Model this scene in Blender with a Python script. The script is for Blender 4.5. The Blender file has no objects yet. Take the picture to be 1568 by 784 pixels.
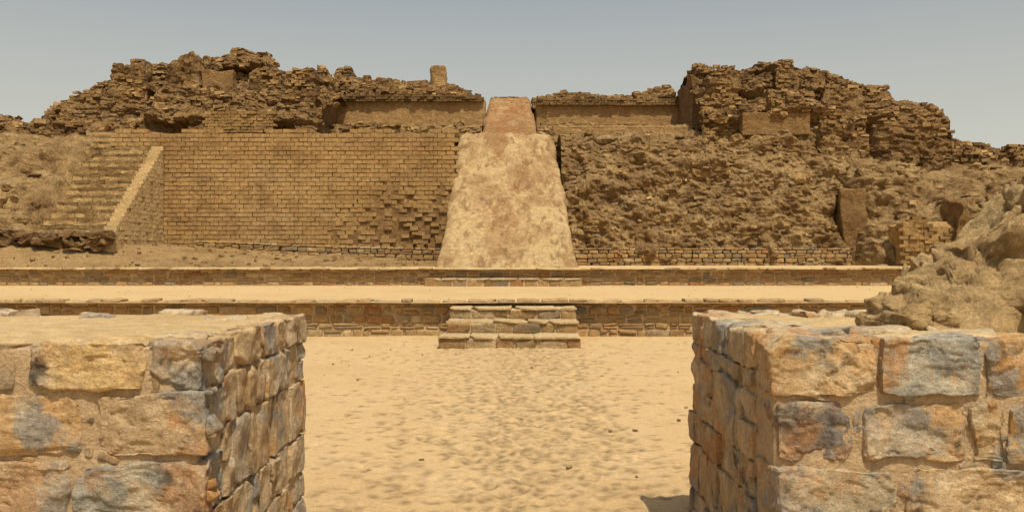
import bpy, math, numpy as np
from mathutils import Vector
rng=np.random.default_rng(11)
scene=bpy.context.scene
# ---------------------------------------------------------------- noise
def hsh(ix,iy,iz):
    h=ix.astype(np.int64)*374761393+iy.astype(np.int64)*668265263+iz.astype(np.int64)*1442695041
    h=(h&0xffffffff).astype(np.uint64)
    h=((h^(h>>np.uint64(13)))*np.uint64(1274126177))&np.uint64(0xffffffff)
    h=h^(h>>np.uint64(16))
    h=(h*np.uint64(2246822519))&np.uint64(0xffffffff)
    h=h^(h>>np.uint64(15))
    return h.astype(np.float64)/4294967296.0
def vn(x,y,z):
    ix=np.floor(x);iy=np.floor(y);iz=np.floor(z)
    fx=x-ix;fy=y-iy;fz=z-iz
    fx=fx*fx*(3-2*fx);fy=fy*fy*(3-2*fy);fz=fz*fz*(3-2*fz)
    r=0
    for a in (0,1):
        for b in (0,1):
            for c in (0,1):
                w=(fx if a else 1-fx)*(fy if b else 1-fy)*(fz if c else 1-fz)
                r=r+w*hsh(ix+a,iy+b,iz+c)
    return r
def fbm(x,y,z,oc=4,g=.5):
    s=0;a=1;t=0
    for o in range(oc):
        s=s+a*vn(x*2**o+o*17.3,y*2**o+o*5.1,z*2**o+o*9.7);t+=a;a*=g
    return s/t          # ~0..1
def cell2(u,v,s=0):
    return hsh(np.floor(u),np.floor(v),np.zeros_like(u)+s)
# ---------------------------------------------------------------- mesh helpers
def mesh_obj(name,V,F,mat,col=None,smooth=True,parent=None):
    V=np.asarray(V,float);F=np.asarray(F,np.int32)
    me=bpy.data.meshes.new(name)
    me.vertices.add(len(V));me.vertices.foreach_set('co',V.astype(np.float32).ravel())
    k=F.shape[1]
    me.loops.add(F.size);me.loops.foreach_set('vertex_index',F.ravel())
    me.polygons.add(len(F));me.polygons.foreach_set('loop_start',np.arange(0,F.size,k,dtype=np.int32))
    me.polygons.foreach_set('use_smooth',np.full(len(F),smooth))
    me.update(calc_edges=True)
    if col is not None:
        a=me.color_attributes.new('Col','FLOAT_COLOR','POINT')
        c=np.ones((len(V),4),np.float32);c[:,:3]=col
        a.data.foreach_set('color',c.ravel())
    me.materials.append(mat)
    ob=bpy.data.objects.new(name,me);scene.collection.objects.link(ob)
    if parent: ob.parent=parent
    return ob
def empty(name):
    e=bpy.data.objects.new(name,None);scene.collection.objects.link(e);return e
def gridF(m,n):
    i=np.arange(m*n).reshape(m,n)
    return np.stack([i[:-1,:-1],i[:-1,1:],i[1:,1:],i[1:,:-1]],-1).reshape(-1,4)
def grid(X,Y,Z): return np.stack([X.ravel(),Y.ravel(),Z.ravel()],1),gridF(*X.shape)
class Acc:
    def __init__(s): s.V=[];s.F=[];s.C=[];s.n=0
    def add(s,V,F,c):
        s.V.append(V);s.F.append(F+s.n);s.n+=len(V)
        c=np.asarray(c,float)
        s.C.append(np.broadcast_to(c,(len(V),3)) if c.ndim==1 else c)
    def build(s,name,mat,smooth=True,parent=None):
        return mesh_obj(name,np.concatenate(s.V),np.concatenate(s.F),mat,np.concatenate(s.C),smooth,parent)
_cc={}
def cube(n):
    if n in _cc: return _cc[n]
    t=np.linspace(-1,1,n+1);A,B=np.meshgrid(t,t,indexing='ij');Vs=[];Fs=[];o=0
    f=gridF(n+1,n+1)
    for ax in range(3):
        for sg in (-1,1):
            P=np.zeros((n+1,n+1,3));P[...,ax]=sg
            P[...,(ax+1)%3]=A;P[...,(ax+2)%3]=B
            Vs.append(P.reshape(-1,3));Fs.append((f if sg<0 else f[:,::-1])+o);o+=(n+1)**2
    V=np.concatenate(Vs);F=np.concatenate(Fs)
    U,inv=np.unique(np.round(V,6),axis=0,return_inverse=True);inv=inv.ravel()
    _cc[n]=(U,inv[F][:,::-1]);return _cc[n]
def rock(size,r,n,seed,warp=.02,chips=6,rough=.004,lo=.76,hi=.95,lam=0.):
    T,F=cube(n);rs=np.random.default_rng(seed)
    h=np.array(size)/2.;r=min(r,h.min()*.9)
    p=(1.5*T-.5*T**3)*h
    inner=np.clip(p,-(h-r),(h-r));d=p-inner;l=np.linalg.norm(d,axis=1,keepdims=True)+1e-9
    nd=d/l;p=inner+nd*r
    for k in range(chips):
        v=rs.normal(size=3);v/=np.linalg.norm(v)
        s=(np.abs(v)*h).sum()*rs.uniform(lo,hi)
        p=p-np.maximum(0,p@v-s)[:,None]*v
    o=rs.uniform(0,100,3);f=1.6/np.mean(size)
    q=p*f+o
    w=np.stack([fbm(q[:,0]+i*31,q[:,1],q[:,2],2) for i in range(3)],1)-.5
    p=p+w*warp*2
    if rough>0:
        q=p*14+o
        a=fbm(q[:,0],q[:,1],q[:,2],5,.6)-.5
        q2=p*5+o
        b=np.abs(fbm(q2[:,0],q2[:,1],q2[:,2],3)-.5)
        st=fbm(q2[:,0]*.9+5,q2[:,1]*.9,q2[:,2]*1.4,3,.5)
        c=np.floor(st*7)/7-.45 if lam>0 else 0
        p=p+nd*((a*2-b*1.6)*rough+c*lam)[:,None]
    return p,F
def place(acc,c,size,r,n,seed,col,yaw=0,tilt=0,**k):
    V,F=rock(size,r,n,seed,**k)
    ca,sa=math.cos(yaw),math.sin(yaw);ct,st=math.cos(tilt),math.sin(tilt)
    x=V[:,0]*ct+V[:,2]*st;z=-V[:,0]*st+V[:,2]*ct
    X=x*ca-V[:,1]*sa;Y=x*sa+V[:,1]*ca
    acc.add(np.stack([X,Y,z],1)+np.array(c),F,col)
PAL=np.array([(.44,.32,.17),(.42,.29,.145),(.38,.24,.12),(.36,.27,.17),(.27,.22,.16),(.50,.39,.24),(.38,.21,.095),(.30,.25,.18),(.46,.31,.15),(.23,.22,.20)])
PW=np.array([5,5,4,3,2,3,1.2,1.5,5,.6]);PW=PW/PW.sum()
def pcol(rs,dark=1.):
    return PAL[rs.choice(len(PAL),p=PW)]*rs.uniform(.8,1.15)*dark
def masonry(acc,axis,u0,u1,face,z0,z1,out,hr,wr,dep,seed,n=5,gap=.02,r=.02,warp=.012,rough=.0,chips=5,pale=0,zfun=None,dark=1.,lam=0.,psplit=.22):
    """coursed rubble. axis 'x' : wall runs in x at y=face ; 'y': runs in y at x=face. out=+-1 outward sign."""
    rs=np.random.default_rng(seed);z=z0
    while z<z1-.04:
        h=rs.uniform(*hr)
        if z+h>z1-.05: h=z1-z
        u=u0
        while u<u1-.02:
            w=rs.uniform(*wr)*(1+.6*(rs.random()<.2))
            if u+w>u1-wr[0]*.6: w=u1-u
            split=rs.random()<psplit and h>hr[0]*1.2
            parts=[(z,h)] if not split else [(z,h*.5),(z+h*.5,h*.5)]
            for (zz,hh) in parts:
                c=pcol(rs,dark);c=c*(1-pale)+np.array((.54,.42,.27))*pale
                pr=rs.uniform(-.012,.014)
                cu=u+w/2;cn=face-out*(dep/2-pr)
                dz=0 if zfun is None else zfun(cu)
                su,sz=max(w-gap,.03),max(hh-gap*.8,.03)
                if axis=='x': place(acc,(cu,cn,zz+hh/2+dz),(su,dep,sz),r,n,int(rs.integers(1e9)),c,0,rs.normal()*.025,warp=warp,rough=rough,chips=chips,lam=lam)
                else: place(acc,(cn,cu,zz+hh/2+dz),(dep,su,sz),r,n,int(rs.integers(1e9)),c,0,0,warp=warp,rough=rough,chips=chips,lam=lam)
            u+=w
        z+=h
BOX=np.array([[-1,-1,-1],[1,-1,-1],[1,1,-1],[-1,1,-1],[-1,-1,1],[1,-1,1],[1,1,1],[-1,1,1]],float)
BF=np.array([[0,3,2,1],[4,5,6,7],[0,1,5,4],[1,2,6,5],[2,3,7,6],[3,0,4,7]])
def bricks(acc,C,S,yaw,tilt,col,jit=.01,rs=rng):
    N=len(C)
    P=BOX[None]*S[:,None,:]/2+rs.normal(size=(N,8,3))*jit
    ct,st=np.cos(tilt)[:,None],np.sin(tilt)[:,None]
    x=P[...,0]*ct+P[...,2]*st;z=-P[...,0]*st+P[...,2]*ct
    c,s=np.cos(yaw)[:,None],np.sin(yaw)[:,None]
    X=x*c-P[...,1]*s;Y=x*s+P[...,1]*c
    V=np.stack([X,Y,z],-1)+C[:,None,:]
    F=(BF[None]+8*np.arange(N)[:,None,None]).reshape(-1,4)
    acc.add(V.reshape(-1,3),F,np.repeat(col,8,axis=0))
# ---------------------------------------------------------------- materials
def mat(name,base,var=(),mott=(30,.75,1.2),bumps=((20,.01),),usecol=False,cracks=None,tint=(1.0,.925,.76)):
    m=bpy.data.materials.new(name);m.use_nodes=True;nt=m.node_tree;N=nt.nodes;L=nt.links
    b=N['Principled BSDF'];b.inputs['Roughness'].default_value=.93
    b.inputs['Specular IOR Level'].default_value=.15
    tc=N.new('ShaderNodeTexCoord').outputs['Object']
    if usecol:
        a=N.new('ShaderNodeAttribute');a.attribute_name='Col';c=a.outputs['Color']
    else:
        a=N.new('ShaderNodeRGB');a.outputs[0].default_value=(*base,1);c=a.outputs[0]
    def noise(sc,det=8,ro=.6,vec=None):
        n=N.new('ShaderNodeTexNoise');n.inputs['Scale'].default_value=sc;n.inputs['Detail'].default_value=det
        n.inputs['Roughness'].default_value=ro;L.new(vec or tc,n.inputs['Vector']);return n.outputs['Fac']
    def mp(v,a,b_,c_=0,d=1):
        r=N.new('ShaderNodeMapRange');r.inputs[1].default_value=a;r.inputs[2].default_value=b_
        r.inputs[3].default_value=c_;r.inputs[4].default_value=d;L.new(v,r.inputs[0]);return r.outputs[0]
    off=0
    for (col,sc,lo,hi,am) in var:
        mpn=N.new('ShaderNodeMapping');off+=7.7;mpn.inputs['Location'].default_value=(off,off*2,off*.3);L.new(tc,mpn.inputs['Vector'])
        if isinstance(sc,tuple): mpn.inputs['Scale'].default_value=sc;sc=1.
        f=mp(noise(sc,7,.62,mpn.outputs[0]),lo,hi,0,am)
        x=N.new('ShaderNodeMix');x.data_type='RGBA';L.new(f,x.inputs[0]);L.new(c,x.inputs[6]);x.inputs[7].default_value=(*col,1);c=x.outputs[2]
    for (sc,lo,hi) in (mott if isinstance(mott[0],tuple) else (mott,)):
        f=mp(noise(sc,6,.65),.3,.7,lo,hi)
        x=N.new('ShaderNodeMix');x.data_type='RGBA';x.blend_type='MULTIPLY';x.inputs[0].default_value=1
        cb=N.new('ShaderNodeCombineColor')
        for i in range(3): L.new(f,cb.inputs[i])
        L.new(c,x.inputs[6]);L.new(cb.outputs[0],x.inputs[7]);c=x.outputs[2]
    x=N.new('ShaderNodeMix');x.data_type='RGBA';x.blend_type='MULTIPLY';x.inputs[0].default_value=1
    L.new(c,x.inputs[6]);x.inputs[7].default_value=(*tint,1);c=x.outputs[2]
    L.new(c,b.inputs['Base Color'])
    prev=None
    for (sc,dist) in bumps:
        bp=N.new('ShaderNodeBump');bp.inputs['Strength'].default_value=1;bp.inputs['Distance'].default_value=dist
        L.new(noise(sc,8,.65),bp.inputs['Height'])
        if prev: L.new(prev,bp.inputs['Normal'])
        prev=bp.outputs[0]
    L.new(prev,b.inputs['Normal'])
    return m
M_stone=mat('masonry_stone',(0,0,0),usecol=True,
  var=[((.48,.25,.10),2.2,.53,.60,.7),((.28,.285,.27),2.7,.53,.59,.8),((.64,.52,.36),4,.50,.62,.65),((.10,.08,.06),4.0,.60,.66,.85),((.50,.27,.11),8,.57,.66,.5)],
  mott=((9,.78,1.2),(35,.76,1.18),(110,.76,1.18)),bumps=((14,.03),(45,.012),(120,.006)),tint=(1,.95,.85))
M_stonef=mat('terrace_stone',(0,0,0),usecol=True,
  var=[((.38,.21,.085),1.6,.52,.66,.5),((.50,.38,.22),2,.5,.7,.5)],mott=((9,.68,1.1),(30,.66,1.12)),bumps=((8,.05),(25,.02)))
M_mortar=mat('mud_mortar',(.50,.38,.235),var=[((.38,.26,.14),4,.45,.7,.6)],mott=((50,.75,1.15),),bumps=((12,.03),(80,.01)),tint=(1,.94,.85))
M_sand=mat('sand',(.58,.42,.22),usecol=True,var=[((.42,.29,.145),.45,.48,.72,.5),((.56,.43,.26),1.7,.5,.7,.6),((.30,.19,.095),(8,18,8),.56,.65,.5),((.38,.26,.13),(2.2,5,2),.56,.68,.25)],
  mott=((30,.82,1.1),(130,.74,1.16)),bumps=((30,.008),(110,.006)),tint=(1,.95,.86))
M_sand2=mat('pale_sand',(.52,.39,.21),var=[((.42,.28,.135),.5,.48,.7,.65),((.58,.45,.26),1.3,.5,.7,.6)],mott=((9,.78,1.12),(60,.8,1.12)),bumps=((6,.04),(50,.01)),tint=(1,.95,.86))
M_drift=mat('brown_sand',(.42,.29,.15),var=[((.27,.17,.08),.9,.45,.62,.7),((.50,.37,.20),1.3,.5,.7,.5),((.2,.13,.07),5,.58,.7,.6)],mott=((9,.7,1.12),(40,.7,1.15)),bumps=((3,.12),(12,.06)))
M_brick=mat('mud_brick',(0,0,0),usecol=True,var=[((.43,.29,.14),.35,.48,.68,.5),((.19,.115,.055),.9,.48,.64,.7)],mott=((2,.72,1.15),(6,.68,1.15),(20,.7,1.15)),bumps=((5,.09),(14,.04)))
M_wall=mat('coursed_mud_brick',(0,0,0),usecol=True,var=[((.40,.285,.15),(.25,.25,.35),.48,.66,.6),((.23,.14,.065),(.5,.5,.9),.47,.66,.6),((.20,.12,.06),(3,3,.7),.54,.74,.5)],mott=((2,.82,1.1),(8,.76,1.12),(25,.8,1.12)),bumps=((8,.03),(25,.015)),tint=(1,.93,.79))
M_adobe=mat('eroded_adobe',(.37,.24,.115),var=[((.18,.108,.05),.6,.46,.60,.8),((.48,.345,.185),.9,.5,.66,.65),((.13,.078,.036),2.2,.51,.66,.75)],
  mott=((4,.62,1.2),(16,.62,1.2)),bumps=((2.5,.22),(7,.12),(20,.04)))
M_hill=mat('hill_mud',(.43,.30,.15),var=[((.26,.16,.075),.5,.46,.60,.8),((.54,.40,.22),.9,.5,.66,.65),((.16,.10,.047),2.0,.50,.65,.72)],mott=((4,.64,1.15),(16,.66,1.15)),bumps=((1.6,.3),(4,.18),(12,.08),(30,.03)),tint=(1,.93,.79))
M_mound=mat('mound_mud',(.58,.42,.225),var=[((.40,.27,.135),1.5,.48,.64,.6),((.62,.49,.29),2.2,.5,.68,.6),((.24,.15,.07),5,.58,.68,.6)],mott=((9,.74,1.18),(40,.74,1.18)),bumps=((6,.12),(18,.05),(70,.015)),tint=(1,.94,.80))
M_plaster=mat('mud_plaster',(.34,.225,.11),var=[((.24,.15,.07),.8,.46,.7,.7),((.42,.295,.155),1.5,.5,.7,.5)],mott=((3,.8,1.12),(6,.78,1.15),(30,.82,1.12)),bumps=((4,.08),(14,.03)))
M_plaster2=mat('dark_mud_plaster',(.26,.165,.078),var=[((.17,.10,.048),.9,.46,.66,.7),((.35,.245,.13),1.9,.5,.7,.6)],mott=((3,.75,1.15),(9,.75,1.15)),bumps=((3,.12),(12,.05)))
M_ramp=mat('ramp_mud',(.54,.40,.22),usecol=True,var=[((.36,.22,.105),(1.1,.45,.6),.46,.60,.8),((.62,.48,.28),1.2,.5,.7,.6),((.26,.15,.07),(3.2,1.2,1.2),.53,.63,.7)],
  mott=((5,.68,1.14),(22,.7,1.14)),bumps=((2.5,.18),(8,.11),(25,.03)),tint=(1,.94,.81))
# ---------------------------------------------------------------- ground
def flat(name,x0,x1,y0,y1,z,mat,st=.12,amp=.02,zf=None,col=(.56,.415,.22)):
    X,Y=np.meshgrid(np.linspace(x0,x1,max(2,int((x1-x0)/st))),np.linspace(y0,y1,max(2,int((y1-y0)/st))),indexing='ij')
    Z=z+amp*(fbm(X*.9,Y*.9,X*0+z,5,.6)-.5)*2
    if zf is not None: Z=Z+zf(X,Y)
    V,F=grid(X,Y,Z)
    return mesh_obj(name,V,F,mat,np.array(col))
g=np.array([[-2500,-1500,-.08],[2500,-1500,-.08],[2500,4000,-.08],[-2500,4000,-.08]])
mesh_obj('desert_ground',g,[[0,1,2,3]],M_sand2)
# courtyard with footprints
res=.02;hx,hy=1300,900
H=np.zeros((hx,hy));Dk=np.zeros((hx,hy))
rs=np.random.default_rng(5)
for k in range(5200):
    t_=rs.random()
    if t_<.62: cx=rs.normal()*.3+(.05 if rs.random()<.5 else .75)*(1 if rs.random()<.7 else -1.2)
    elif t_<.85: cx=rs.normal()*1.3
    else: cx=rs.uniform(-6,6)
    cy=1.5+16.5*rs.random()**.8;an=rs.normal()*.5+(math.pi if rs.random()<.5 else 0)
    L_,W_=rs.uniform(.08,.14),rs.uniform(.035,.055)
    i0=int((cx+13)/res);j0=int((cy-1)/res);w=13
    if i0<w or j0<w or i0>=hx-w or j0>=hy-w: continue
    I,J=np.meshgrid(np.arange(-w,w),np.arange(-w,w),indexing='ij')
    a=(I*math.sin(an)+J*math.cos(an))*res/L_;b=(I*math.cos(an)-J*math.sin(an))*res/W_
    q=a*a+b*b;dp=rs.uniform(.002,.008)*(1 if rs.random()<.75 else 2.)
    H[i0-w:i0+w,j0-w:j0+w]+=-dp*np.exp(-q*q*.7)+dp*.25*np.exp(-(np.sqrt(q)-1.5)**2*6)
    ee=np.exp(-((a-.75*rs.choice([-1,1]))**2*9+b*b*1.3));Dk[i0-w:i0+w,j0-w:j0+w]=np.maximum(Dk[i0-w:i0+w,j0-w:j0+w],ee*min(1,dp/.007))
s=np.linspace(-1,1,860);xs=13*np.sign(s)*np.abs(s)**1.45
ys=1.2*(18.6/1.2)**np.linspace(0,1,760)
X,Y=np.meshgrid(xs,ys,indexing='ij')
fi=np.clip((X+13)/res,0,hx-2);fj=np.clip((Y-1)/res,0,hy-2);i=fi.astype(int);j=fj.astype(int);u=fi-i;v=fj-j
smp=lambda A: A[i,j]*(1-u)*(1-v)+A[i+1,j]*u*(1-v)+A[i,j+1]*(1-u)*v+A[i+1,j+1]*u*v
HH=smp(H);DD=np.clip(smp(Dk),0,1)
Z=HH+.05*(fbm(X*.5,Y*.5,X*0,3)-.5)+.005*(fbm(X*3,Y*3,X*0+4,4,.6)-.5)
V,F=grid(X,Y,Z)
cc=np.array((.54,.395,.215))[None]*(1-.66*DD.ravel())[:,None]  # footprints darkened: painted shade of the shallow dimples plus darker trodden soil
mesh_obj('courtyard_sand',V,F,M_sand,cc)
flat('courtyard_ground',-40,40,-6,18.6,-.055,M_sand2,.5,.005)
flat('terrace_sand',-34,34,18.0,28.8,.70,M_sand,.09,.012)
flat('terrace_sand',-36,36,28.2,41.5,1.22,M_sand,.12,.02)
def drift(X,Y):
    t=np.clip((Y-33.)/np.interp(X,[-19,-15,-8],[2.3,3.6,6.6]),0,1);t=t*t*(3-2*t)
    w=np.interp(X,[-30,-15.7,-10,-6,-3,-2.2],[1.1,.95,.62,.4,.1,-.1])
    return t*w-.04+.28*(fbm(X*.9,Y*.9,X*0,6,.6)-.5)*np.clip(t*3,0,1)
flat('sand_drift',-34,-2.6,33,40.2,1.21,M_drift,.07,.015,drift)
a=Acc();rs=np.random.default_rng(17)
for k in range(300):  # loose debris on the drift
    x=rs.uniform(-22,-4);y=rs.uniform(33.3,39.3);s=rs.uniform(.04,.16)
    z=1.2+float(drift(np.array([x]),np.array([y]))[0])
    place(a,(x,y,z+s*.2),(s*1.5,s,s*.7),s*.1,3,int(rs.integers(1e9)),np.array((.38,.26,.13))*rs.uniform(.5,1.3),rs.uniform(0,6),0,warp=s*.2,rough=0,chips=6,lo=.6,hi=.9)
for k in range(200):  # pebbles on the courtyard and terraces
    t_=rs.random()
    if t_<.5: x,y,z=rs.uniform(-8,8),rs.uniform(6,18),.0
    elif t_<.8: x,y,z=rs.uniform(-14,12),rs.uniform(18.8,28),.70
    else: x,y,z=rs.uniform(-3,16),rs.uniform(29,39),1.22
    if abs(x)<1.5 and y>15.5 and y<18.3: continue
    s=rs.uniform(.012,.035)
    place(a,(x,y,z+s*.1),(s*1.5,s,s*.7),s*.1,3,int(rs.integers(1e9)),np.array((.42,.32,.2))*rs.uniform(.6,1.3),rs.uniform(0,6),0,warp=s*.2,rough=0,chips=6,lo=.6,hi=.9)
a.build('loose_rubble',M_brick,False)
# ---------------------------------------------------------------- terrace walls
def terr_wall(name,x0,x1,y,z0,z1,seed,n=5,hr=(.14,.25),wr=(.2,.5)):
    e=empty(name);a=Acc()
    masonry(a,'x',x0,x1,y,z0-.05,z1,-1,hr,wr,.3,seed,n=n,gap=.022,r=.03,warp=.018,chips=5,psplit=.35)
    rs=np.random.default_rng(seed+50);u=x0
    while u<x1:
        w=rs.uniform(.25,.6);place(a,(u+w/2,y+.2,z1+.0+rs.uniform(-.03,.025)),(w-.02,.42,.07),.03,n,int(rs.integers(1e9)),pcol(rs)*.5+np.array((.25,.19,.115)),0,rs.normal()*.03,warp=.025,rough=0);u+=w
    a.build('stones',M_stonef,True,e)
    c=Acc()
    place(c,((x0+x1)/2,y+.235,(z0+z1)/2-.06),(x1-x0,.4,z1-z0+.06),.02,12,seed,(1,1,1),warp=.004,chips=0,rough=0)
    c.build('mortar_core',M_mortar,True,e)
terr_wall('terrace_retaining_wall',-17,15,18.2,0,.71,100,n=6,hr=(.1,.22),wr=(.15,.42))
terr_wall('terrace_retaining_wall',-26,13.4,28.4,.70,1.22,200,n=4,hr=(.12,.22))
def steps(name,lst,seed):
    e=empty(name);a=Acc();c=Acc();rs=np.random.default_rng(seed)
    for (x0,x1,y0,y1,z0,z1) in lst:
        u=x0
        while u<x1-.05:
            w=rs.uniform(.25,.6)
            if u+w>x1-.15: w=x1-u
            place(a,(u+w/2,y0+.17,(z0+z1)/2-.02),(w-.015,.3,z1-z0-.02),.02,6,int(rs.integers(1e9)),pcol(rs,.85),0,rs.normal()*.02,warp=.014,rough=0)
            u+=w
        u=y0+.3   # side stones
        while u<y1:
            for sx in (x0+.12,x1-.12):
                place(a,(sx,u+.17,(z0+z1)/2-.02),(.24,.33,z1-z0-.03),.03,5,int(rs.integers(1e9)),pcol(rs),warp=.012,rough=0)
            u+=.35
        u=x0
        while u<x1-.05: # treads
            w=rs.uniform(.4,.9)
            if u+w>x1-.2: w=x1-u
            place(a,(u+w/2,y0+.36,z1-.012),(w-.003,.74,.05),.012,8,int(rs.integers(1e9)),np.array((.58,.46,.29))*rs.uniform(.95,1.05),0,rs.normal()*.006,warp=.016,rough=0)
            u+=w
        place(c,((x0+x1)/2,(y0+y1)/2+.04,(z0+z1)/2-.02),(x1-x0-.05,y1-y0,z1-z0-.02),.01,10,seed,(1,1,1),warp=.006,chips=0,rough=0)
    a.build('stones',M_stonef,True,e);c.build('fill',M_mortar,True,e)
steps('stone_steps',[(-1.32,1.24,15.85,18.1,-.03,.20),(-1.24,1.26,16.65,18.12,.2,.41),(-1.22,1.27,17.4,18.14,.41,.62)],300)
steps('stone_steps',[(-2.75,2.2,27.75,28.3,.68,.93)],301)
# ---------------------------------------------------------------- near gateway walls
def c3(r,g_,b): return np.array((r,g_,b))
def near_wall(name,sgn,xin,yf,yb,xout,rows,zt,seed):
    e=empty(name);a=Acc();rs=np.random.default_rng(seed)
    for (z1,z0,lst) in rows:
        for (xa,xb,col,dep) in lst:
            vis=abs(xa)<2.6
            place(a,((xa+xb)/2,yf+dep/2+rs.uniform(-.012,.006),(z0+z1)/2),(xb-xa,dep,z1-z0),.012,44 if vis else 8,int(rs.integers(1e9)),col*1.08,0,rs.normal()*.012,warp=.024,chips=12,rough=.016,lo=.82,hi=.97,lam=.045 if vis else 0)
            if vis: # small chinking stones in the joints
                for q in range(3):
                    if rs.random()<.6:
                        place(a,(xb+.01,yf+.055,rs.uniform(z0,z1)),(.03+.03*rs.random(),.08,.03+.05*rs.random()),.01,8,int(rs.integers(1e9)),pcol(rs),0,rs.normal()*.4,warp=.01,chips=6,rough=.006)
                for q in range(3):
                    if rs.random()<.5:
                        place(a,(rs.uniform(xa,xb),yf+.055,z0-.008),(.05+.05*rs.random(),.08,.02+.02*rs.random()),.008,8,int(rs.integers(1e9)),pcol(rs),0,rs.normal()*.2,warp=.01,chips=6,rough=.006)
    # inner face
    masonry(a,'y',yf+.30,yb,xin,0,zt-.17,-sgn,(.16,.34),(.08,.28),.22,seed+3,n=20,gap=.006,r=.008,warp=.014,rough=.010,chips=7,pale=.5,lam=.022,psplit=.12)
    masonry(a,'y',yf+.27,yb,xin,zt-.17,zt,-sgn,(.16,.17),(.14,.34),.26,seed+4,n=20,gap=.006,r=.010,warp=.016,rough=.014,chips=8,pale=.55,lam=.025)
    # back face
    masonry(a,'x',min(xin+sgn*.25,xout),max(xin+sgn*.25,xout),yb,0,zt,1,(.16,.26),(.25,.5),.22,seed+5,n=7,gap=.02,r=.03)
    for k in range(30):
        x=xin+sgn*rs.uniform(.15,2.6);y=rs.uniform(yf+.3,yb-.1)
        if not(x*sgn<xin*sgn+.4 or y>yb-.35 or y<yf+.45): continue
        place(a,(x,y,zt-.010+rs.uniform(-.01,.012)),(rs.uniform(.14,.34),rs.uniform(.12,.26),.05),.02,12,int(rs.integers(1e9)),c3(.52,.42,.28)*rs.uniform(.9,1.15),rs.uniform(-.5,.5),rs.normal()*.02,warp=.03,chips=8,rough=.008)
    a.build('stones',M_stone,True,e)
    c=Acc()
    V,F=rock((abs(xout-xin)-.038,yb-yf-.05,zt-.02),.02,110,seed,warp=.010,chips=0,rough=.014)
    c.add(V+np.array([(xin+xout)/2,(yf+yb)/2,zt/2-.012]),F,(1,1,1))
    c.build('mortar_core',M_mortar,True,e)
    # dirt on top
    xl_,xr_=min(xin+sgn*.05,xout),max(xin+sgn*.05,xout)
    X,Y=np.meshgrid(np.linspace(xl_,xr_,190),np.linspace(yf+.06,yb-.05,120),indexing='ij')
    ed=np.minimum(np.minimum(X-xl_,xr_-X),np.minimum(Y-yf-.06,yb-.05-Y))
    Z=zt-.012+.05*(fbm(X*4,Y*4,X*0+seed,5,.6)-.5)+.012*np.clip((Y-yf)/.5,0,1)-.09*(1-np.clip(ed/.12,0,1))**2
    V,F=grid(X,Y,Z);mesh_obj('top_dirt',V,F,M_sand2,parent=e)
T=c3(.50,.36,.19);O=c3(.48,.30,.13);G=c3(.29,.27,.23);P=c3(.54,.43,.28);R=c3(.42,.28,.16)
rowsL=[(1.298,1.10,[(-4.5,-3.9,T,.25),(-3.89,-3.3,G,.25),(-3.29,-2.72,T,.25),(-2.7,-1.975,c3(.36,.28,.18),.28),(-1.96,-1.475,c3(.56,.40,.20),.3),(-1.462,-1.248,c3(.34,.25,.16),.28)]),
 (1.085,.832,[(-4.5,-3.8,O,.25),(-3.78,-3.1,T,.25),(-3.08,-2.42,P,.25),(-2.40,-1.735,c3(.52,.35,.18),.26),(-1.695,-1.25,c3(.48,.36,.22),.3)]),
 (.812,.585,[(-4.5,-3.9,T,.25),(-3.88,-3.1,O,.25),(-3.08,-2.2,T,.25),(-2.18,-1.80,R*1.05,.26),(-1.775,-1.248,c3(.28,.28,.245),.3)]),
 (.57,.31,[(-4.5,-3.5,T,.25),(-3.48,-2.5,P,.25),(-2.48,-1.95,G,.26),(-1.93,-1.25,T,.3)]),
 (.295,-.03,[(-4.5,-3.6,T,.25),(-3.58,-2.7,O,.25),(-2.68,-1.75,T,.26),(-1.73,-1.25,G,.3)])]
near_wall('stone_gateway_wall',-1,-1.262,3.6,5.42,-4.6,rowsL,1.30,400)
rowsR=[(1.298,1.055,[(1.10,1.55,c3(.52,.37,.20),.3),(1.562,2.008,c3(.42,.39,.31),.28),(2.02,2.5,O,.25),(2.52,3.2,T,.25),(3.22,3.9,P,.25),(3.92,4.6,T,.25)]),
 (1.03,.765,[(1.13,1.462,c3(.18,.165,.15),.3),(1.485,1.93,c3(.52,.35,.18),.26),(1.955,2.085,c3(.50,.38,.22),.25),(2.11,2.6,O,.25),(2.62,3.4,G,.25),(3.42,4.6,T,.25)]),
 (.742,.50,[(1.11,1.66,c3(.42,.36,.25),.3),(1.685,2.3,c3(.52,.38,.22),.26),(2.32,3.0,T,.25),(3.02,3.8,O,.25),(3.82,4.6,T,.25)]),
 (.48,.24,[(1.10,1.5,T,.3),(1.52,2.1,P,.26),(2.12,3.0,O,.25),(3.02,4.6,T,.25)]),
 (.225,-.03,[(1.10,1.7,G,.3),(1.72,2.4,T,.26),(2.42,3.4,R,.25),(3.42,4.6,T,.25)])]
near_wall('stone_gateway_wall',1,1.102,3.77,5.5,4.7,rowsR,1.30,500)
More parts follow.
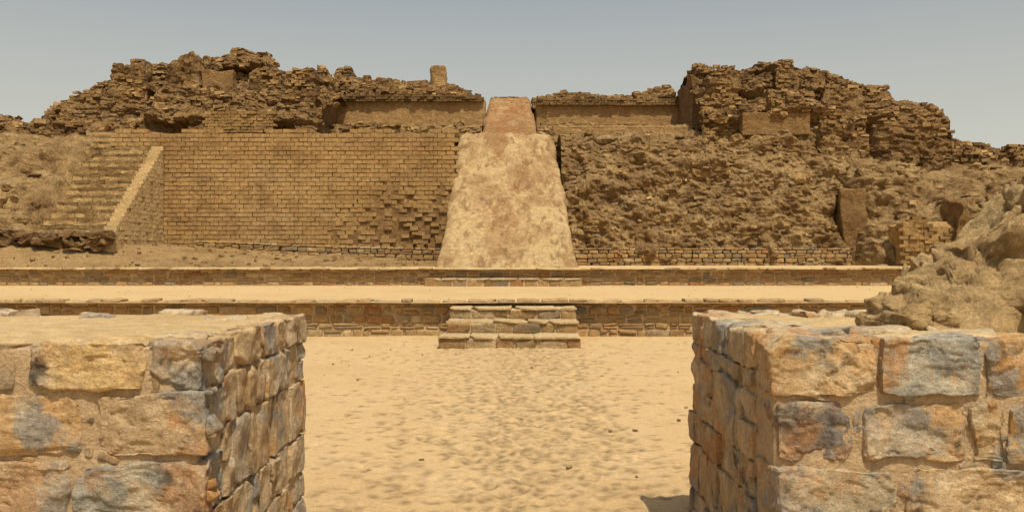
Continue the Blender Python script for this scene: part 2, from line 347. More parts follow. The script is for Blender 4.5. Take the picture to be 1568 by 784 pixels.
# ---------------------------------------------------------------- profile-table surfaces
def make_surface(xk,prof,seed,amp=.35,blk=.25,str_=.08,nx=.06,ns=.06,f=.55,big=0.):
    xk=np.array(xk,float);prof=np.array(prof,float) # (K,M,2)
    Mn=prof.shape[1]
    def base(x,v):
        t=np.clip(v,0,1)*(Mn-1);i=np.minimum(t.astype(int),Mn-2);w=t-i
        y=np.zeros_like(x);z=np.zeros_like(x);dy=np.zeros_like(x);dz=np.zeros_like(x)
        cols=[(np.interp(x,xk,prof[:,m,0]),np.interp(x,xk,prof[:,m,1])) for m in range(Mn)]
        for m in range(Mn-1):
            k=i==m
            ya,za=cols[m];yb,zb=cols[m+1]
            y=np.where(k,ya*(1-w)+yb*w,y);z=np.where(k,za*(1-w)+zb*w,z)
            dy=np.where(k,yb-ya,dy);dz=np.where(k,zb-za,dz)
        return y,z,dy,dz
    def surf(x,v,strata=False):
        y,z,dy,dz=base(x,v);l=np.sqrt(dy*dy+dz*dz)+1e-6
        ny=-np.maximum(dz/l,-.3)-.25;nz=np.abs(dy/l)*.6+.1
        D=amp*2*(fbm(x*f+seed,y*f,z*f*1.4,4,.55)-.5)
        rd=1-np.abs(fbm(x*.9+seed,y*.5,z*.45+3,3)-.5)*4
        D=D+amp*.45*rd
        wz=z+.25*vn(x*.7,y*.3,z*0+seed)+.12*vn(x*3.1,y*.3,z*0+seed);wx=x+.4*vn(z*.9,x*.2,z*0+2)+.15*vn(z*3.,x*.2,z*0+2)
        D=D+blk*(cell2(wx/1.1,wz/.62,seed)-.5)+blk*.7*(cell2(wx/.55+.3,wz/.33,seed+1)-.5)
        if big: D=D+big*(cell2(wx/2.3+.4,wz/1.7+.2,seed+5)-.5)*np.clip((1-v)*6-.5,0,1)
        if strata: D=D+str_*(cell2(wx/.37+np.floor(wz/.15)*.5,wz/.15,seed+2)-.5)*2
        zz=z+nz*D*.8
        return x+.0*x,y+ny*D,zz
    L_=np.sqrt((np.diff(prof,axis=1)**2).sum(-1)).sum(1).max()
    n1=int((xk[-1]-xk[0])/nx);n2=int(L_/ns)
    X,Vv=np.meshgrid(np.linspace(xk[0],xk[-1],n1),np.linspace(0,1,n2),indexing='ij')
    x,y,z=surf(X,Vv,True)
    return surf,(x,y,z),L_
def bcol(rs,N,tone=1.):
    base=np.array([(.37,.245,.12),(.26,.165,.08),(.47,.335,.175),(.18,.11,.052)])
    t=rs.random(N);k=np.where(t<.38,0,np.where(t<.63,1,np.where(t<.84,2,3)))
    return base[k]*rs.uniform(.8,1.15,(N,1))*tone
def ruin(name,xk,prof,seed,mat=M_adobe,dens=1.,amp=.35,blk=.25,vmax=.8,bs=(.42,.30,.14),tone=1.,lumps=0,lo=.40,sm=False,emb=0.,**k):
    e=empty(name);surf,(x,y,z),L_=make_surface(xk,prof,seed,amp,blk,**k)
    V,F=grid(x,y,z);mesh_obj('mass',V,F[:,::-1],mat,smooth=sm,parent=e)
    rs=np.random.default_rng(seed)
    if dens>0:
        nv=int(L_*vmax/.155);X=[];Vv=[]
        for i in range(nv):
            xx=np.arange(xk[0]+.1,xk[-1]-.1,bs[0]*1.03)+rs.uniform(0,.3);X.append(xx);Vv.append(np.full(len(xx),(i+.5)/nv*vmax)+rs.normal(size=len(xx))*.002)
        X=np.concatenate(X);Vv=np.concatenate(Vv)
        nz=fbm(X*.5+seed,Vv*L_*.6,X*0,3)
        keep=rs.random(len(X))<np.clip((nz-.5)*8+lo,.04,1)*dens
        X=X[keep];Vv=Vv[keep];x,y,z=surf(X,Vv)
        z=np.round(z/.15)*.15+rs.normal(size=len(z))*.015-emb*.3
        N=len(X);S=np.array(bs)*rs.uniform(.6,1.2,(N,3))
        wild=rs.random(N)<.2
        yaw=rs.normal(size=N)*np.where(wild,.8,.12);tl=rs.normal(size=N)*np.where(wild,.35,.06)
        C=np.stack([x,y+rs.uniform(-.03,.16,N)+emb,z],1)
        a=Acc();bricks(a,C,S,yaw,tl,bcol(rs,N,tone),.022,rs);a.build('mud_bricks',M_brick,False,e)
    if lumps:
        a=Acc()
        for q in range(lumps):
            X=np.array([rs.uniform(xk[0]+.3,xk[-1]-.3)]);Vv=np.array([rs.random()*vmax])
            px,py,pz=surf(X,Vv);s=rs.uniform(.15,.5)*(.5+rs.random())
            place(a,(px[0],py[0]+.16*s,pz[0]),(s*1.5,s,s*.7),s*.2,9,int(rs.integers(1e9)),np.array((.38,.255,.125))*rs.uniform(.7,1.15),rs.uniform(0,6),rs.normal()*.3,warp=s*.25,rough=.08,chips=8,lo=.6,hi=.9)
        a.build('mud_lumps',M_brick,False,e)
    return e,surf
def brick_wall(acc,x0,x1,z0,z1,y,bl,bh,seed,jit=.015,rough=None,tone=1.,dep=.3,batter=0.,tops=None,rowj=.006,cv=.12):
    rs=np.random.default_rng(seed);k=0;z=z0
    C=[];S=[];Cl=[]
    while z<z1:
        xx=np.arange(x0-(k%2)*bl/2,x1+bl*.4,bl)+bl/2
        rt=rs.uniform(.95,1.04);rj=rs.normal()*rowj
        for x in xx:
            if x<x0 or x>x1: continue
            if tops is not None and z+bh/2>tops(x): continue
            rr_=0 if rough is None else rough(x,z)
            w=1+rr_*9
            if rr_>.3 and rs.random()<rr_*.15: continue
            C.append((x+rs.normal()*.008*w,y+dep/2+batter*(z-z0)+rs.normal()*jit*w+rj,z+bh/2+rs.normal()*.003*w))
            S.append((bl*.94*rs.uniform(.96,1.02),dep,bh*rs.uniform(.80,.90)))
            Cl.append(rt*rs.uniform(1-cv,1+cv*.8)*(1-.2*rr_))
        z+=bh;k+=1
    C=np.array(C);S=np.array(S);N=len(C)
    col=(np.array((.40,.265,.12))*tone)[None]*np.array(Cl)[:,None]
    bricks(acc,C,S,rs.normal(size=N)*.006,rs.normal(size=N)*.006,col,.006,rs)
# standing wall fragment: an eroded mud mass with its brick courses showing in patches
def fragment(e,x0,x1,z0,zt,y,seed,th=1.3,tone=.9):
    rs=np.random.default_rng(seed)
    w=x1-x0;h=zt-z0
    T,F=cube(44)
    p=T*np.array([w/2,th/2,h/2]);tt=(p[:,2]/h+.5)
    wx=p[:,0]+x0+w/2;wz=p[:,2]+z0+h/2;wy=p[:,1]+y+th/2
    nn=fbm(wx*.9+seed,wy*.9,wz*.9,5,.6)-.5
    led=(cell2(wx/1.0+seed,wz/.45,seed)-.5)*.16+(cell2(wx/.37+np.floor(wz/.15)*.5,wz/.15,seed+2)-.5)*.10
    out=T/np.linalg.norm(T,axis=1,keepdims=True)
    X=wx-(p[:,0])*(.22*tt**2)+out[:,0]*(nn*.7+led);Y=wy+.25*tt+out[:,1]*(nn*.7+led)
    topn=.9*(fbm(wx*1.1+seed,wy*.8,wx*0,4,.6)-.5)+.25*np.floor(vn(wx*1.7+seed,wy*1.3,wx*0)*3)/3
    Z=wz+tt**3*(topn-.15)+out[:,2]*nn*.2
    mesh_obj('standing_wall',np.stack([X,Y,Z],1),F,M_adobe,smooth=False,parent=e)
    C=[];S=[];Cl=[];bl,bh=.36,.14;z=z0;k=0
    while z<zt+.1:
        t=(z-z0)/h
        for x in np.arange(x0+(k%2)*bl/2+.05+.11*w*t*t,x1-.3-.11*w*t*t,bl):
            m=fbm(np.array([x*.8+seed]),np.array([z*.9]),np.array([seed*.1]),3)[0]
            if m<.47 or rs.random()<.2: continue
            n_=fbm(np.array([x*.9+seed]),np.array([y*.9]),np.array([z*.9]),5,.6)[0]-.5
            C.append((x+bl/2+rs.normal()*.03,y+.25*t+.10-n_*.6+rs.normal()*.03,z+bh/2+rs.normal()*.01));S.append((bl*rs.uniform(.7,1),.32,bh*rs.uniform(.75,.95)));Cl.append(rs.uniform(.7,1.12))
        z+=bh+.012;k+=1
    if C:
        C=np.array(C);S=np.array(S);N=len(C);a=Acc()
        bricks(a,C,S,rs.normal(size=N)*.09,rs.normal(size=N)*.04,(np.array((.38,.25,.12))*tone)[None]*np.array(Cl)[:,None],.02,rs)
        a.build('wall_bricks',M_brick,False,e)
# ---- left massif
def prof_massif(xk,rk,foot=(41.4,7.15),yr=48.):
    P_=[]
    for i,(x,r) in enumerate(zip(xk,rk)):
        f=7.2;P_.append([foot,(foot[0]+.7,f+(r-f)*.16),(43.3,f+(r-f)*.3),(44.2,f+(r-f)*.55),(46.2,f+(r-f)*.68),(46.9,f+(r-f)*.9),(yr,r),(yr+2.5,r-.6),(yr+5,7.0)])
    return P_
xl=[-25.2,-24.3,-23.6,-22.8,-21.2,-20.8,-19.6,-17.6,-16.6,-16,-15.2,-13.1,-12.6,-10.8,-10.0,-9.3]
rl=[8.4,8.9,10.0,10.7,11.4,11.9,12.05,12.0,12.1,12.6,12.65,12.2,11.5,11.75,11.5,10.4]
eL,_=ruin('mudbrick_ruin',xl,prof_massif(xl,rl,foot=(41.4,6.6)),21,dens=.85,amp=.5,blk=.36,vmax=.78,lumps=70,big=.9,bs=(.38,.28,.125),lo=.28,emb=.05)
for q in [(-17.3,-15.4,7.7,11.6,43.9,1.),(-13.3,-11.5,8.1,11.0,44.4,.95),(-11.2,-9.5,7.2,10.7,43.2,.95),(-20.9,-19.1,9.6,11.7,46.0,1.),(-21.6,-20.1,8.0,9.7,43.0,1.),(-19.4,-17.8,8.2,10.1,43.4,1.05)]:
    fragment(eL,q[0],q[1],q[2],q[3],q[4],int(abs(q[0])*10),tone=q[5])
xr=[9.3,9.9,10.6,12,13.2,15.1,15.9,16.6,18,19.7,20.6,21.4]
rr=[11.2,11.8,11.4,11.35,11.8,11.9,11.7,11.1,10.8,10.3,9.7,8.4]
eR,_=ruin('mudbrick_ruin',xr,prof_massif(xr,rr,foot=(43.2,6.2)),22,dens=.75,amp=.55,blk=.32,vmax=.78,lumps=70,big=.8,bs=(.38,.28,.125),lo=.22,emb=.05)
for q in [(9.8,11.4,7.3,10.9,43.9,1.),(13.6,15.6,9.1,11.4,45.8,.9),(14.9,17.3,6.5,9.8,43.0,1.),(11.7,13.4,9.7,11.2,46.4,1.05),(18.0,19.6,8.7,10.2,45.4,1.)]:
    fragment(eR,q[0],q[1],q[2],q[3],q[4],int(abs(q[0])*10),tone=q[5])
# upper rear ruin ridges
def ridge_prof(rk,zb,y0): return [[(y0,zb),(y0+.4,zb+(r-zb)*.5),(y0+1.6,zb+(r-zb)*.85),(y0+2.2,r),(y0+4,r-.4),(y0+6,zb)] for r in rk]
x1=[-10.6,-10.4,-9.7,-9.4,-8.4,-5.7,-4.0,-3.2,-1.9]
ruin('ruined_rear_wall',x1,ridge_prof([12.9,13.1,12.95,12.5,12.25,12.0,11.9,11.7,11.15],10.4,51.5),23,dens=1.1,amp=.22,blk=.3,vmax=.7,lo=.5)
x2=[1.2,2.6,3.8,5,7,8.2,8.9,9.6]
ruin('ruined_rear_wall',x2,ridge_prof([10.95,11.35,11.5,11.25,11.2,11.4,11.7,11.9],10.1,51.5),24,dens=1.1,amp=.22,blk=.3,vmax=.7,lo=.5)
# adobe post on the skyline
a=Acc();place(a,(-4.45,53.6,12.4),(.95,.8,1.5),.25,14,79,(.38,.26,.13),warp=.10,rough=.10,chips=5,lo=.84,hi=.95)
place(a,(-4.45,53.5,11.75),(1.25,1.,.5),.15,10,78,(.36,.24,.12),warp=.12,rough=.06);a.build('adobe_pillar',M_brick)
# ---- right eroded slope
xs_=[2.3,4,7,9.3,11,13,14.6,16.2]
ps=[[(40.3,1.1),(40.35,2.0),(40.7,3.6),(41.2,5.2),(42.0,6.6),(42.9,7.45),(44.8,7.7)],
    [(40.3,1.1),(40.35,2.0),(40.9,3.6),(41.5,5.2),(42.3,6.5),(43.0,7.35),(44.8,7.7)],
    [(40.2,1.1),(40.3,2.0),(41.2,3.6),(41.9,5.0),(42.5,6.3),(43.1,7.25),(44.8,7.7)],
    [(40.2,1.1),(40.3,2.0),(41.2,3.6),(41.9,5.0),(42.5,6.3),(43.1,7.2),(44.8,7.7)],
    [(40.2,1.1),(40.3,2.0),(41.1,3.5),(41.8,5.0),(42.4,6.3),(43.1,7.2),(44.8,7.8)],
    [(40.1,1.1),(40.3,2.0),(41.1,3.5),(41.8,5.0),(42.4,6.5),(43.2,7.6),(44.8,8.4)],
    [(40.1,1.1),(40.4,2.0),(41.2,3.4),(41.8,5.0),(42.4,6.5),(43.2,7.8),(44.8,8.8)],
    [(41.2,1.1),(41.6,2.0),(42.1,3.4),(42.5,5.0),(43.0,6.5),(43.6,7.8),(44.8,8.8)]]
ruin('eroded_mudbrick_slope',xs_,ps,25,mat=M_hill,dens=.22,amp=.62,blk=.12,vmax=.95,lumps=40,lo=.08,big=.15,bs=(.33,.26,.11),f=.85,tone=1.08,str_=.06,emb=.04)
# ---- right hill
xh=[15.2,16.6,17.6,20,24,29,36]
ph=[[(41.8,1.1),(42.2,3.0),(42.8,5),(43.4,6.6),(44.8,7.9),(48,7)],
    [(39.3,1.1),(39.8,2.6),(41.0,4.6),(42.2,6.1),(44.3,7.5),(48,7)],
    [(38.4,1.1),(39.2,2.3),(40.5,4.1),(42,5.6),(44.3,7.0),(48,6.6)],
    [(36.5,1.1),(37.6,2.4),(39.5,3.9),(41.5,5.3),(44.5,6.4),(48,6.3)],
    [(34.8,1.1),(36.6,2.6),(38.8,4.2),(41,5.5),(44.5,6.0),(48,5.6)],
    [(33.5,1.1),(36.,2.4),(38.8,3.8),(41,4.8),(44.5,5.3),(48,5)],
    [(33.0,1.1),(36.,1.6),(38.8,2.4),(41,3),(44.5,3.2),(48,3)]]
ruin('eroded_mud_hill',xh,ph,26,mat=M_hill,dens=.10,amp=.85,blk=.08,vmax=.9,lumps=25,lo=.1,big=.1,str_=.04)
xt=[17.4,17.8,19,20.4,21.3,21.7]
ruin('mudbrick_tower_ruin',xt,[[(43.6,5.6),(43.7,7.2),(44.0,8.0),(44.6,8.5),(47,8.4),(49,6)],[(43.0,5.6),(43.1,7.5),(43.4,8.7),(44.2,9.2),(47,9.1),(49,6)],
   [(42.7,5.6),(42.8,7.5),(43.1,8.8),(44.0,9.3),(47,9.3),(49,6)],[(42.7,5.6),(42.8,7.4),(43.1,8.6),(44.0,9.15),(47,9.1),(49,6)],
   [(42.9,5.6),(43,7.2),(43.3,8.3),(44.0,8.8),(47,8.8),(49,6)],[(43.8,5.5),(43.9,6.5),(44.1,7.4),(44.6,7.9),(47,7.6),(49,6)]],27,dens=.4,amp=.2,blk=.1,vmax=.7,lumps=6,lo=.15)
xq=[21.5,22.5,23.5,24.5,24.9,25.2,26.4,30]
ruin('mudbrick_ruin',xq,[[(44.,5.3),(44.2,5.6+(r-5.6)*.6),(44.8,r),(47,r),(49,5)] for r in [7.3,7.45,7.2,6.95,6.5,7.1,7.2,6.6]],28,dens=.8,amp=.2,blk=.25,vmax=.7)
# ---- far left hill + wall
xf=[-34,-29,-24,-21.5,-20,-19.2,-18.7]
pf=[[(33,1.3),(33.4,2.4),(36,3.2),(39,4.8),(42,5.8),(45,6)],
    [(33.6,1.3),(33.9,2.7),(36,3.8),(39,5.8),(42.5,7.1),(45,7.3)],
    [(34.3,1.3),(34.5,2.75),(36.4,4.0),(39,6.2),(42.5,7.4),(45,7.6)],
    [(34.9,1.3),(35.1,2.8),(36.8,4.5),(39.3,6.5),(42.5,7.4),(45,7.6)],
    [(35.0,1.3),(35.2,2.8),(36.8,4.6),(39.2,6.4),(41.8,7.4),(45,7.6)],
    [(35.2,1.3),(35.3,2.5),(36.8,3.9),(39.2,5.8),(41.5,7.2),(45,7.5)],
    [(35.4,1.3),(35.5,2.2),(36.9,3.3),(39.2,5.2),(41.4,6.9),(45,7.2)]]
ruin('eroded_mud_hill',xf,pf,29,mat=M_hill,dens=.08,amp=.6,blk=.08,vmax=.9,lumps=25,lo=.1,str_=.04)
ruin('mudbrick_ruin',[-34,-30,-26,-24.8,-24.2],[[(43.6,6.6),(43.8,7.6),(44.2,r),(46,r),(48,6)] for r in [8.3,8.5,8.6,8.45,8.0]],30,dens=1.2,amp=.08,blk=.1,vmax=.6,lo=.8)
# ---- shelves between main wall and upper walls
ruin('mudbrick_ledge',[-10.4,-2.75],[[(40.6,4.5),(40.7,7.1),(43.2,7.5),(45.8,7.9),(46.0,8.4),(46.9,8.5),(50.3,8.95)]]*2,31,mat=M_hill,dens=.45,amp=.08,blk=.1,vmax=.85)
ruin('mudbrick_ledge',[-2.9,-1.55],[[(43.9,5.0),(44.0,7.5),(44.5,7.7),(45.8,7.9),(46.0,8.4),(46.9,8.5),(50.3,8.95)]]*2,33,mat=M_hill,dens=.3,amp=.06,blk=.08,vmax=.85)
ruin('mudbrick_ledge',[1.3,2.5],[[(43.9,5.0),(44.0,7.5),(44.5,7.7),(45.8,7.9),(46.0,8.4),(46.9,8.5),(50.3,8.95)]]*2,34,mat=M_hill,dens=.3,amp=.06,blk=.08,vmax=.85)
ruin('mudbrick_ledge',[2.4,9.6],[[(43.2,4.5),(43.4,7.2),(44.2,7.5),(45.8,7.9),(46.0,8.4),(46.9,8.5),(50.3,8.95)]]*2,32,mat=M_hill,dens=.45,amp=.08,blk=.1,vmax=.85)
# ---------------------------------------------------------------- upper plastered walls
def plaster(name,c,size,seed,n=40,m=M_plaster,**k):
    a=Acc();kk=dict(warp=.06,rough=.03,chips=0);kk.update(k);place(a,c,size,.06,n,seed,(1,1,1),**kk);return a.build(name,m)
plaster('adobe_terrace_wall',(-5.75,50.6,9.55),(8.6,1.2,1.75),1)
plaster('adobe_terrace_wall',(5.45,50.6,9.4),(8.2,1.2,1.65),2)
plaster('adobe_side_wall',(9.75,48.2,9.5),(.8,4.2,3.0),3,warp=.25,chips=5,m=M_plaster2)
plaster('adobe_side_wall',(-10.3,48.,9.4),(.8,4.2,2.6),4,warp=.25,chips=5,m=M_plaster2)
plaster('adobe_low_wall',(5.7,46.0,7.95),(7.2,.7,.8),5)
plaster('adobe_niche_wall',(-14.5,44.0,9.8),(1.5,.6,2.),6,warp=.1,m=M_plaster2)
plaster('adobe_niche_wall',(12.8,43.25,8.05),(3.3,.6,1.1),7,m=M_plaster2)
plaster('adobe_recess_wall',(15.75,41.1,2.9),(1.0,1.,3.8),8,warp=.3,chips=7,m=M_plaster2,lam=.1)  # plaster wall of the recess, its shade put into the darker colour
plaster('adobe_slab',(18.9,37.9,2.8),(.35,1.6,2.5),9,warp=.3,chips=9,m=M_plaster2,lam=.1)
plaster('eroded_mud_core',(15.9,45.3,4.0),(3.0,2.2,5.6),10,warp=.3,chips=3,m=M_hill)
a=Acc()
brick_wall(a,-10,-1.6,10.3,10.6,49.75,.36,.13,61,jit=.04,tone=.45)
brick_wall(a,1.4,9.5,10.1,10.45,49.75,.36,.13,62,jit=.04,tone=.45)
a.build('capping_bricks',M_brick,False)
# ---------------------------------------------------------------- main mudbrick wall
e=empty('mudbrick_wall');a=Acc()
rg=lambda x,z: float(np.clip((x+8.8)/4,0,1)*np.clip((5.0-z+.5*math.sin(x*2)+.3*math.sin(x*5.3))/1.6,0,1))
top=lambda x: 7.32+.09*math.sin(x*1.7)+.05*math.sin(x*5.1)
brick_wall(a,-18.0,-2.55,1.2,7.6,39.95,.38,.2,70,jit=.007,rough=rg,batter=.035,tops=top,tone=.98,rowj=.003,cv=.08)
a.build('bricks',M_wall,False,e)
X,Z=np.meshgrid(np.linspace(-18,-2.6,240),np.linspace(1.1,7.2,120),indexing='ij')
Y=39.985+.035*(Z-1.2)+.015*(fbm(X*3,Z*3,X*0,4)-.5);Y[:,-1]+=2.0
V,F=grid(X,Y,Z);mesh_obj('joint_mortar',V,F[:,::-1],M_plaster2,parent=e)
a=Acc();masonry(a,'x',-14.2,-2.6,39.82,1.2,2.0,-1,(.17,.26),(.22,.5),.3,72,n=5,gap=.015,r=.04,warp=.025,dark=.85,zfun=lambda x: np.interp(x,[-14,-8,-3],[.35,.1,0]))
a.build('footing_stones',M_stonef,True,e)
a=Acc();masonry(a,'x',2.6,15.2,39.80,1.15,2.0,-1,(.15,.24),(.22,.5),.5,73,n=5,gap=.015,r=.04,warp=.025,dark=.85)
a.build('stone_footing',M_stonef,True)
a=Acc();brick_wall(a,-14.2,-10.9,7.35,8.2,41.0,.3,.14,74,jit=.02,tone=.9)
a.build('low_brick_wall',M_brick,False)
# right brick buttress
e=empty('brick_buttress');a=Acc()
brick_wall(a,16.6,19.1,1.15,3.5,37.4,.42,.17,75,jit=.05,tone=.85,batter=.12,tops=lambda x:3.0+.35*math.sin(x*3))
a.build('bricks',M_brick,False,e)
plaster('core',(17.9,38.4,2.1),(2.5,1.6,2.),76,warp=.2,chips=4).parent=e
# ---------------------------------------------------------------- staircase + parapet
e=empty('mudbrick_staircase');a=Acc();rs=np.random.default_rng(80)
ns_=30
for k in range(ns_):
    y=35.35+k*.2;z=2.4+k*.166
    x=-19.1+.35*math.sin(k*.7)+rs.uniform(-.2,.2)-.035*k
    tn=rs.uniform(1.05,1.2) if k%2 else rs.uniform(.45,.65)  # alternate rows toned light and dark, painting sunlit edges and shaded risers
    while x<-16.2:
        w=rs.uniform(.3,.7);w=min(w,-15.95-x)
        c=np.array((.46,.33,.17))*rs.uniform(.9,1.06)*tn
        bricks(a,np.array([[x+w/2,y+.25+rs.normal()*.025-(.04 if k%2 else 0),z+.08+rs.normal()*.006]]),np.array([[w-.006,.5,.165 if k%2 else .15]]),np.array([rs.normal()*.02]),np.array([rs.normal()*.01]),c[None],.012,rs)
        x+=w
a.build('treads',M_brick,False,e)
X,S_=np.meshgrid(np.linspace(-19.6,-15.9,60),np.linspace(0,1,110),indexing='ij')
Y=35.45+S_*6.2;Z=2.25+S_*5.05+.06*(fbm(X*2,Y*2,X*0,4)-.5);Z[:,0]=1.1
V,F=grid(X,Y,Z);mesh_obj('fill',V,F,M_hill,parent=e)
# parapet
e=empty('mudbrick_stair_parapet');a=Acc();rs=np.random.default_rng(81)
z=1.2;Cs=[];Ss=[]
while z<6.6:
    ys_=35.1+(z-2.6)*(4.9/3.95) if z>2.6 else 35.1
    y=ys_+rs.uniform(0,.08)
    while y<39.97:
        w=.36 if y+.36<39.97 else 39.97-y
        if w>.06:
            Cs.append((-15.95+rs.normal()*.006,y+w/2,z+.09));Ss.append((.5,w-.015,.172))
        y+=.36
    z+=.185
Cs=np.array(Cs);Ss=np.array(Ss);N=len(Cs)
bricks(a,Cs,Ss,rs.normal(size=N)*.01,np.zeros(N),np.array((.62,.48,.28))[None]*rs.uniform(.92,1.06,(N,1)),.006,rs)
a.build('bricks',M_stonef,False,e)
m8=np.array([[x,y,z] for x in (-16.16,-15.71) for (y,z) in ((35.2,1.1),(35.2,2.55),(39.98,6.5),(39.98,1.1))])
mesh_obj('core',m8,[[0,1,2,3],[4,7,6,5],[0,4,5,1],[1,5,6,2],[2,6,7,3],[3,7,4,0]],M_plaster,smooth=False,parent=e)
# ---------------------------------------------------------------- ramp
def ramp(parent,ya,za,yb,zb,xa0,xa1,xb0,xb1,seed,side=.9,nu=170,nv=300,stain=.55,s0=0.):
    U,S_=np.meshgrid(np.linspace(-1.28,1.28,nu),np.linspace(0,1,nv),indexing='ij')
    Uc=np.clip(U,-1,1);ov=np.clip(np.abs(U)-1,0,1)/.28
    yy=ya+(yb-ya)*S_;zz=za+(zb-za)*S_
    l=xa0+(xb0-xa0)*S_;r=xa1+(xb1-xa1)*S_
    wob=.34*(fbm(yy*.9,zz*.9+np.sign(U)*9,yy*0+seed,5,.6)-.5)
    X=(l+r)/2+(r-l)/2*Uc+np.sign(U)*(wob*np.abs(Uc)**6+ov*side*.3+ov*.3*(fbm(yy*1.3,zz+ov*3,U*2,4)-.5))
    drop=ov*np.maximum(zz-1.1,0.05)
    sh=.25*np.abs(Uc)**12
    n=fbm(X*1.1,yy*1.1,X*0+seed,6,.62)-.5
    n2=fbm(X*.6+4,yy*.9,X*0+seed,4,.55)
    Z=zz-sh-drop+(.38*n+.14*np.round(n2*9)/9)*(1-ov)-.05
    Y=yy-.1*ov
    V,F=grid(X,Y,Z)
    c=np.array((.60,.45,.25))[None]*np.ones((V.shape[0],1))
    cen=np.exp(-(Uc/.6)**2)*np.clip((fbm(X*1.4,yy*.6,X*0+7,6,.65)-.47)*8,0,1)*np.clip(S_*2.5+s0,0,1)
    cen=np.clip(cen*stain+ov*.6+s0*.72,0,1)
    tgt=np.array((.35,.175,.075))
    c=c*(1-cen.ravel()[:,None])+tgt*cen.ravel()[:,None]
    mesh_obj('ramp_surface',V,F,M_ramp,c,parent=parent)
e=empty('adobe_ramp')
ramp(e,33.0,1.18,44.2,7.72,-2.80,2.45,-2.62,2.1,5,stain=.85)
ramp(e,43.6,7.35,52.2,10.95,-1.62,1.35,-1.35,1.05,6,side=.5,stain=.9,s0=1.)
ramp(e,52.0,10.9,58,10.8,-1.35,1.05,-1.6,1.4,7,side=.5,nv=40,s0=1.)
flat('upper_platform',-18,18,52.5,62,10.1,M_hill,.6,.03)
flat('lower_platform',-24,20,46,53,6.8,M_hill,.6,.03)
# ---------------------------------------------------------------- rocks under the left drift & near-right mound
a=Acc();rs=np.random.default_rng(90)
for k in range(90):
    x=rs.uniform(-26,-15.8);y=34.6+.6*rs.random();s=rs.uniform(.2,.6)
    place(a,(x,y,2.1+.4*rs.random()),(s*1.8,s,s*.4),.05,6,int(rs.integers(1e9)),np.array((.2,.13,.07))*rs.uniform(.6,1.3),rs.normal()*.3,rs.normal()*.2,warp=.16,rough=.05,chips=10,lo=.6,hi=.9)  # rocks coloured dark to paint the shade of the undercut cavity
a.build('shade_toned_ledge',M_brick,False)
e=empty('eroded_mud_mound')
Pm,Qm=np.meshgrid(np.linspace(-.05,4.2,420),np.linspace(0,3.2,320),indexing='ij')
X=1.72+.44*Qm+Pm;Y=4.12+Qm
def mound_h(P,Q):
    h=np.interp(P,[0,.06,.2,.42,.6,.85,1.4,2.5,4.2],[0,.20,.25,.33,.54,.76,1.0,1.15,.9])
    return h*np.clip(Q/.55,0,1)**.5*np.clip((3.2-Q)/.9,0,1)**.5
n1=fbm(X*1.9,Y*1.9,X*0+2,5,.55);n2=1-np.abs(fbm(X*3+5,Y*3,X*0,4)-.5)*4;n3=np.abs(fbm(X*5,Y*5,X*0+8,5)-.5)*2
en=np.clip(Pm*8,0,1)*np.clip(Qm*6,0,1)
Z=1.26+mound_h(Pm,Qm)*(.55+.7*n1)+(.10*n2-.25*n3+.05)*en
Xw=X+(.22*(fbm(X*3,Y*3,Z*4,4)-.5))*en;Yw=Y+.4*(fbm(X*2.4,Y*2.4,Z*5+9,4)-.5)*en
V,F=grid(Xw,Yw,np.maximum(Z,1.0))
mesh_obj('mass',V,F,M_mound,parent=e)
a=Acc()
for k in range(120):
    p_=rs.uniform(.03,1.9);q_=rs.uniform(.08,1.5);s=rs.uniform(.08,.36)*(1 if p_>.4 else .6)
    hz=float(mound_h(np.array(p_),np.array(q_)))
    place(a,(1.72+.44*q_+p_,4.12+q_,1.25+hz*rs.uniform(.45,.92)),(s*1.5,s*1.1,s*.75),s*.3,22,int(rs.integers(1e9)),(1,1,1),rs.uniform(0,6),rs.normal()*.3,warp=s*.3,rough=.04,chips=8,lo=.66,hi=.92,lam=.05)
a.build('lumps',M_mound,True,e)
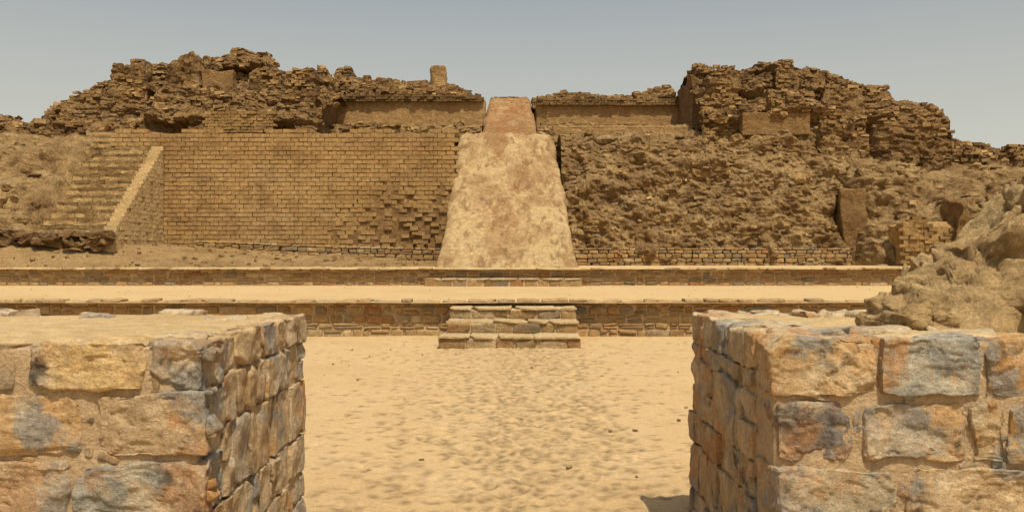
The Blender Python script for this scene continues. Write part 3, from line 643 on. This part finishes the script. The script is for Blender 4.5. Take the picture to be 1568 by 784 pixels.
plaster('mound_base',(5.2,6.4,.6),(4.4,1.8,1.2),91,m=M_mound,warp=.1).parent=e
# ---------------------------------------------------------------- light, sky, camera
sd=Vector((.16,-.43,.89)).normalized()
sun=bpy.data.lights.new('sun','SUN');sun.energy=4.4;sun.angle=math.radians(.5);sun.color=(1,.905,.74)
so=bpy.data.objects.new('sun',sun);so.rotation_euler=(-sd).to_track_quat('-Z','Y').to_euler();scene.collection.objects.link(so)
w=bpy.data.worlds.new('World');scene.world=w;w.use_nodes=True;nt=w.node_tree;N=nt.nodes;L=nt.links
sk=N.new('ShaderNodeTexSky');sk.sky_type='NISHITA';sk.sun_disc=False
sk.sun_elevation=math.asin(sd.z);sk.sun_rotation=math.atan2(sd.x,sd.y);sk.dust_density=5;sk.air_density=1.2;sk.ozone_density=1.;sk.altitude=50
hs=N.new('ShaderNodeHueSaturation');hs.inputs['Saturation'].default_value=.78;hs.inputs['Value'].default_value=1.1;L.new(sk.outputs[0],hs.inputs['Color'])
tc=N.new('ShaderNodeTexCoord');sp=N.new('ShaderNodeSeparateXYZ');L.new(tc.outputs['Generated'],sp.inputs[0])
mr=N.new('ShaderNodeMapRange');L.new(sp.outputs['Z'],mr.inputs[0])
mr.inputs[1].default_value=.09;mr.inputs[2].default_value=.38;mr.inputs[3].default_value=1.;mr.inputs[4].default_value=.05
mx=N.new('ShaderNodeMix');mx.data_type='RGBA';L.new(mr.outputs[0],mx.inputs[0]);L.new(hs.outputs[0],mx.inputs[6]);mx.inputs[7].default_value=(6.7,6.7,5.9,1)
bg=N['Background'];L.new(mx.outputs[2],bg.inputs[0]);bg.inputs[1].default_value=.09
cam=bpy.data.cameras.new('camera');cam.sensor_width=36;cam.lens=31.18;cam.clip_end=6000;cam.clip_start=.05
co=bpy.data.objects.new('camera',cam);co.location=(0,0,1.65);co.rotation_euler=(math.radians(90),0,0);scene.collection.objects.link(co)
scene.camera=co
scene.view_settings.view_transform='Standard';scene.view_settings.look='None';scene.view_settings.exposure=0
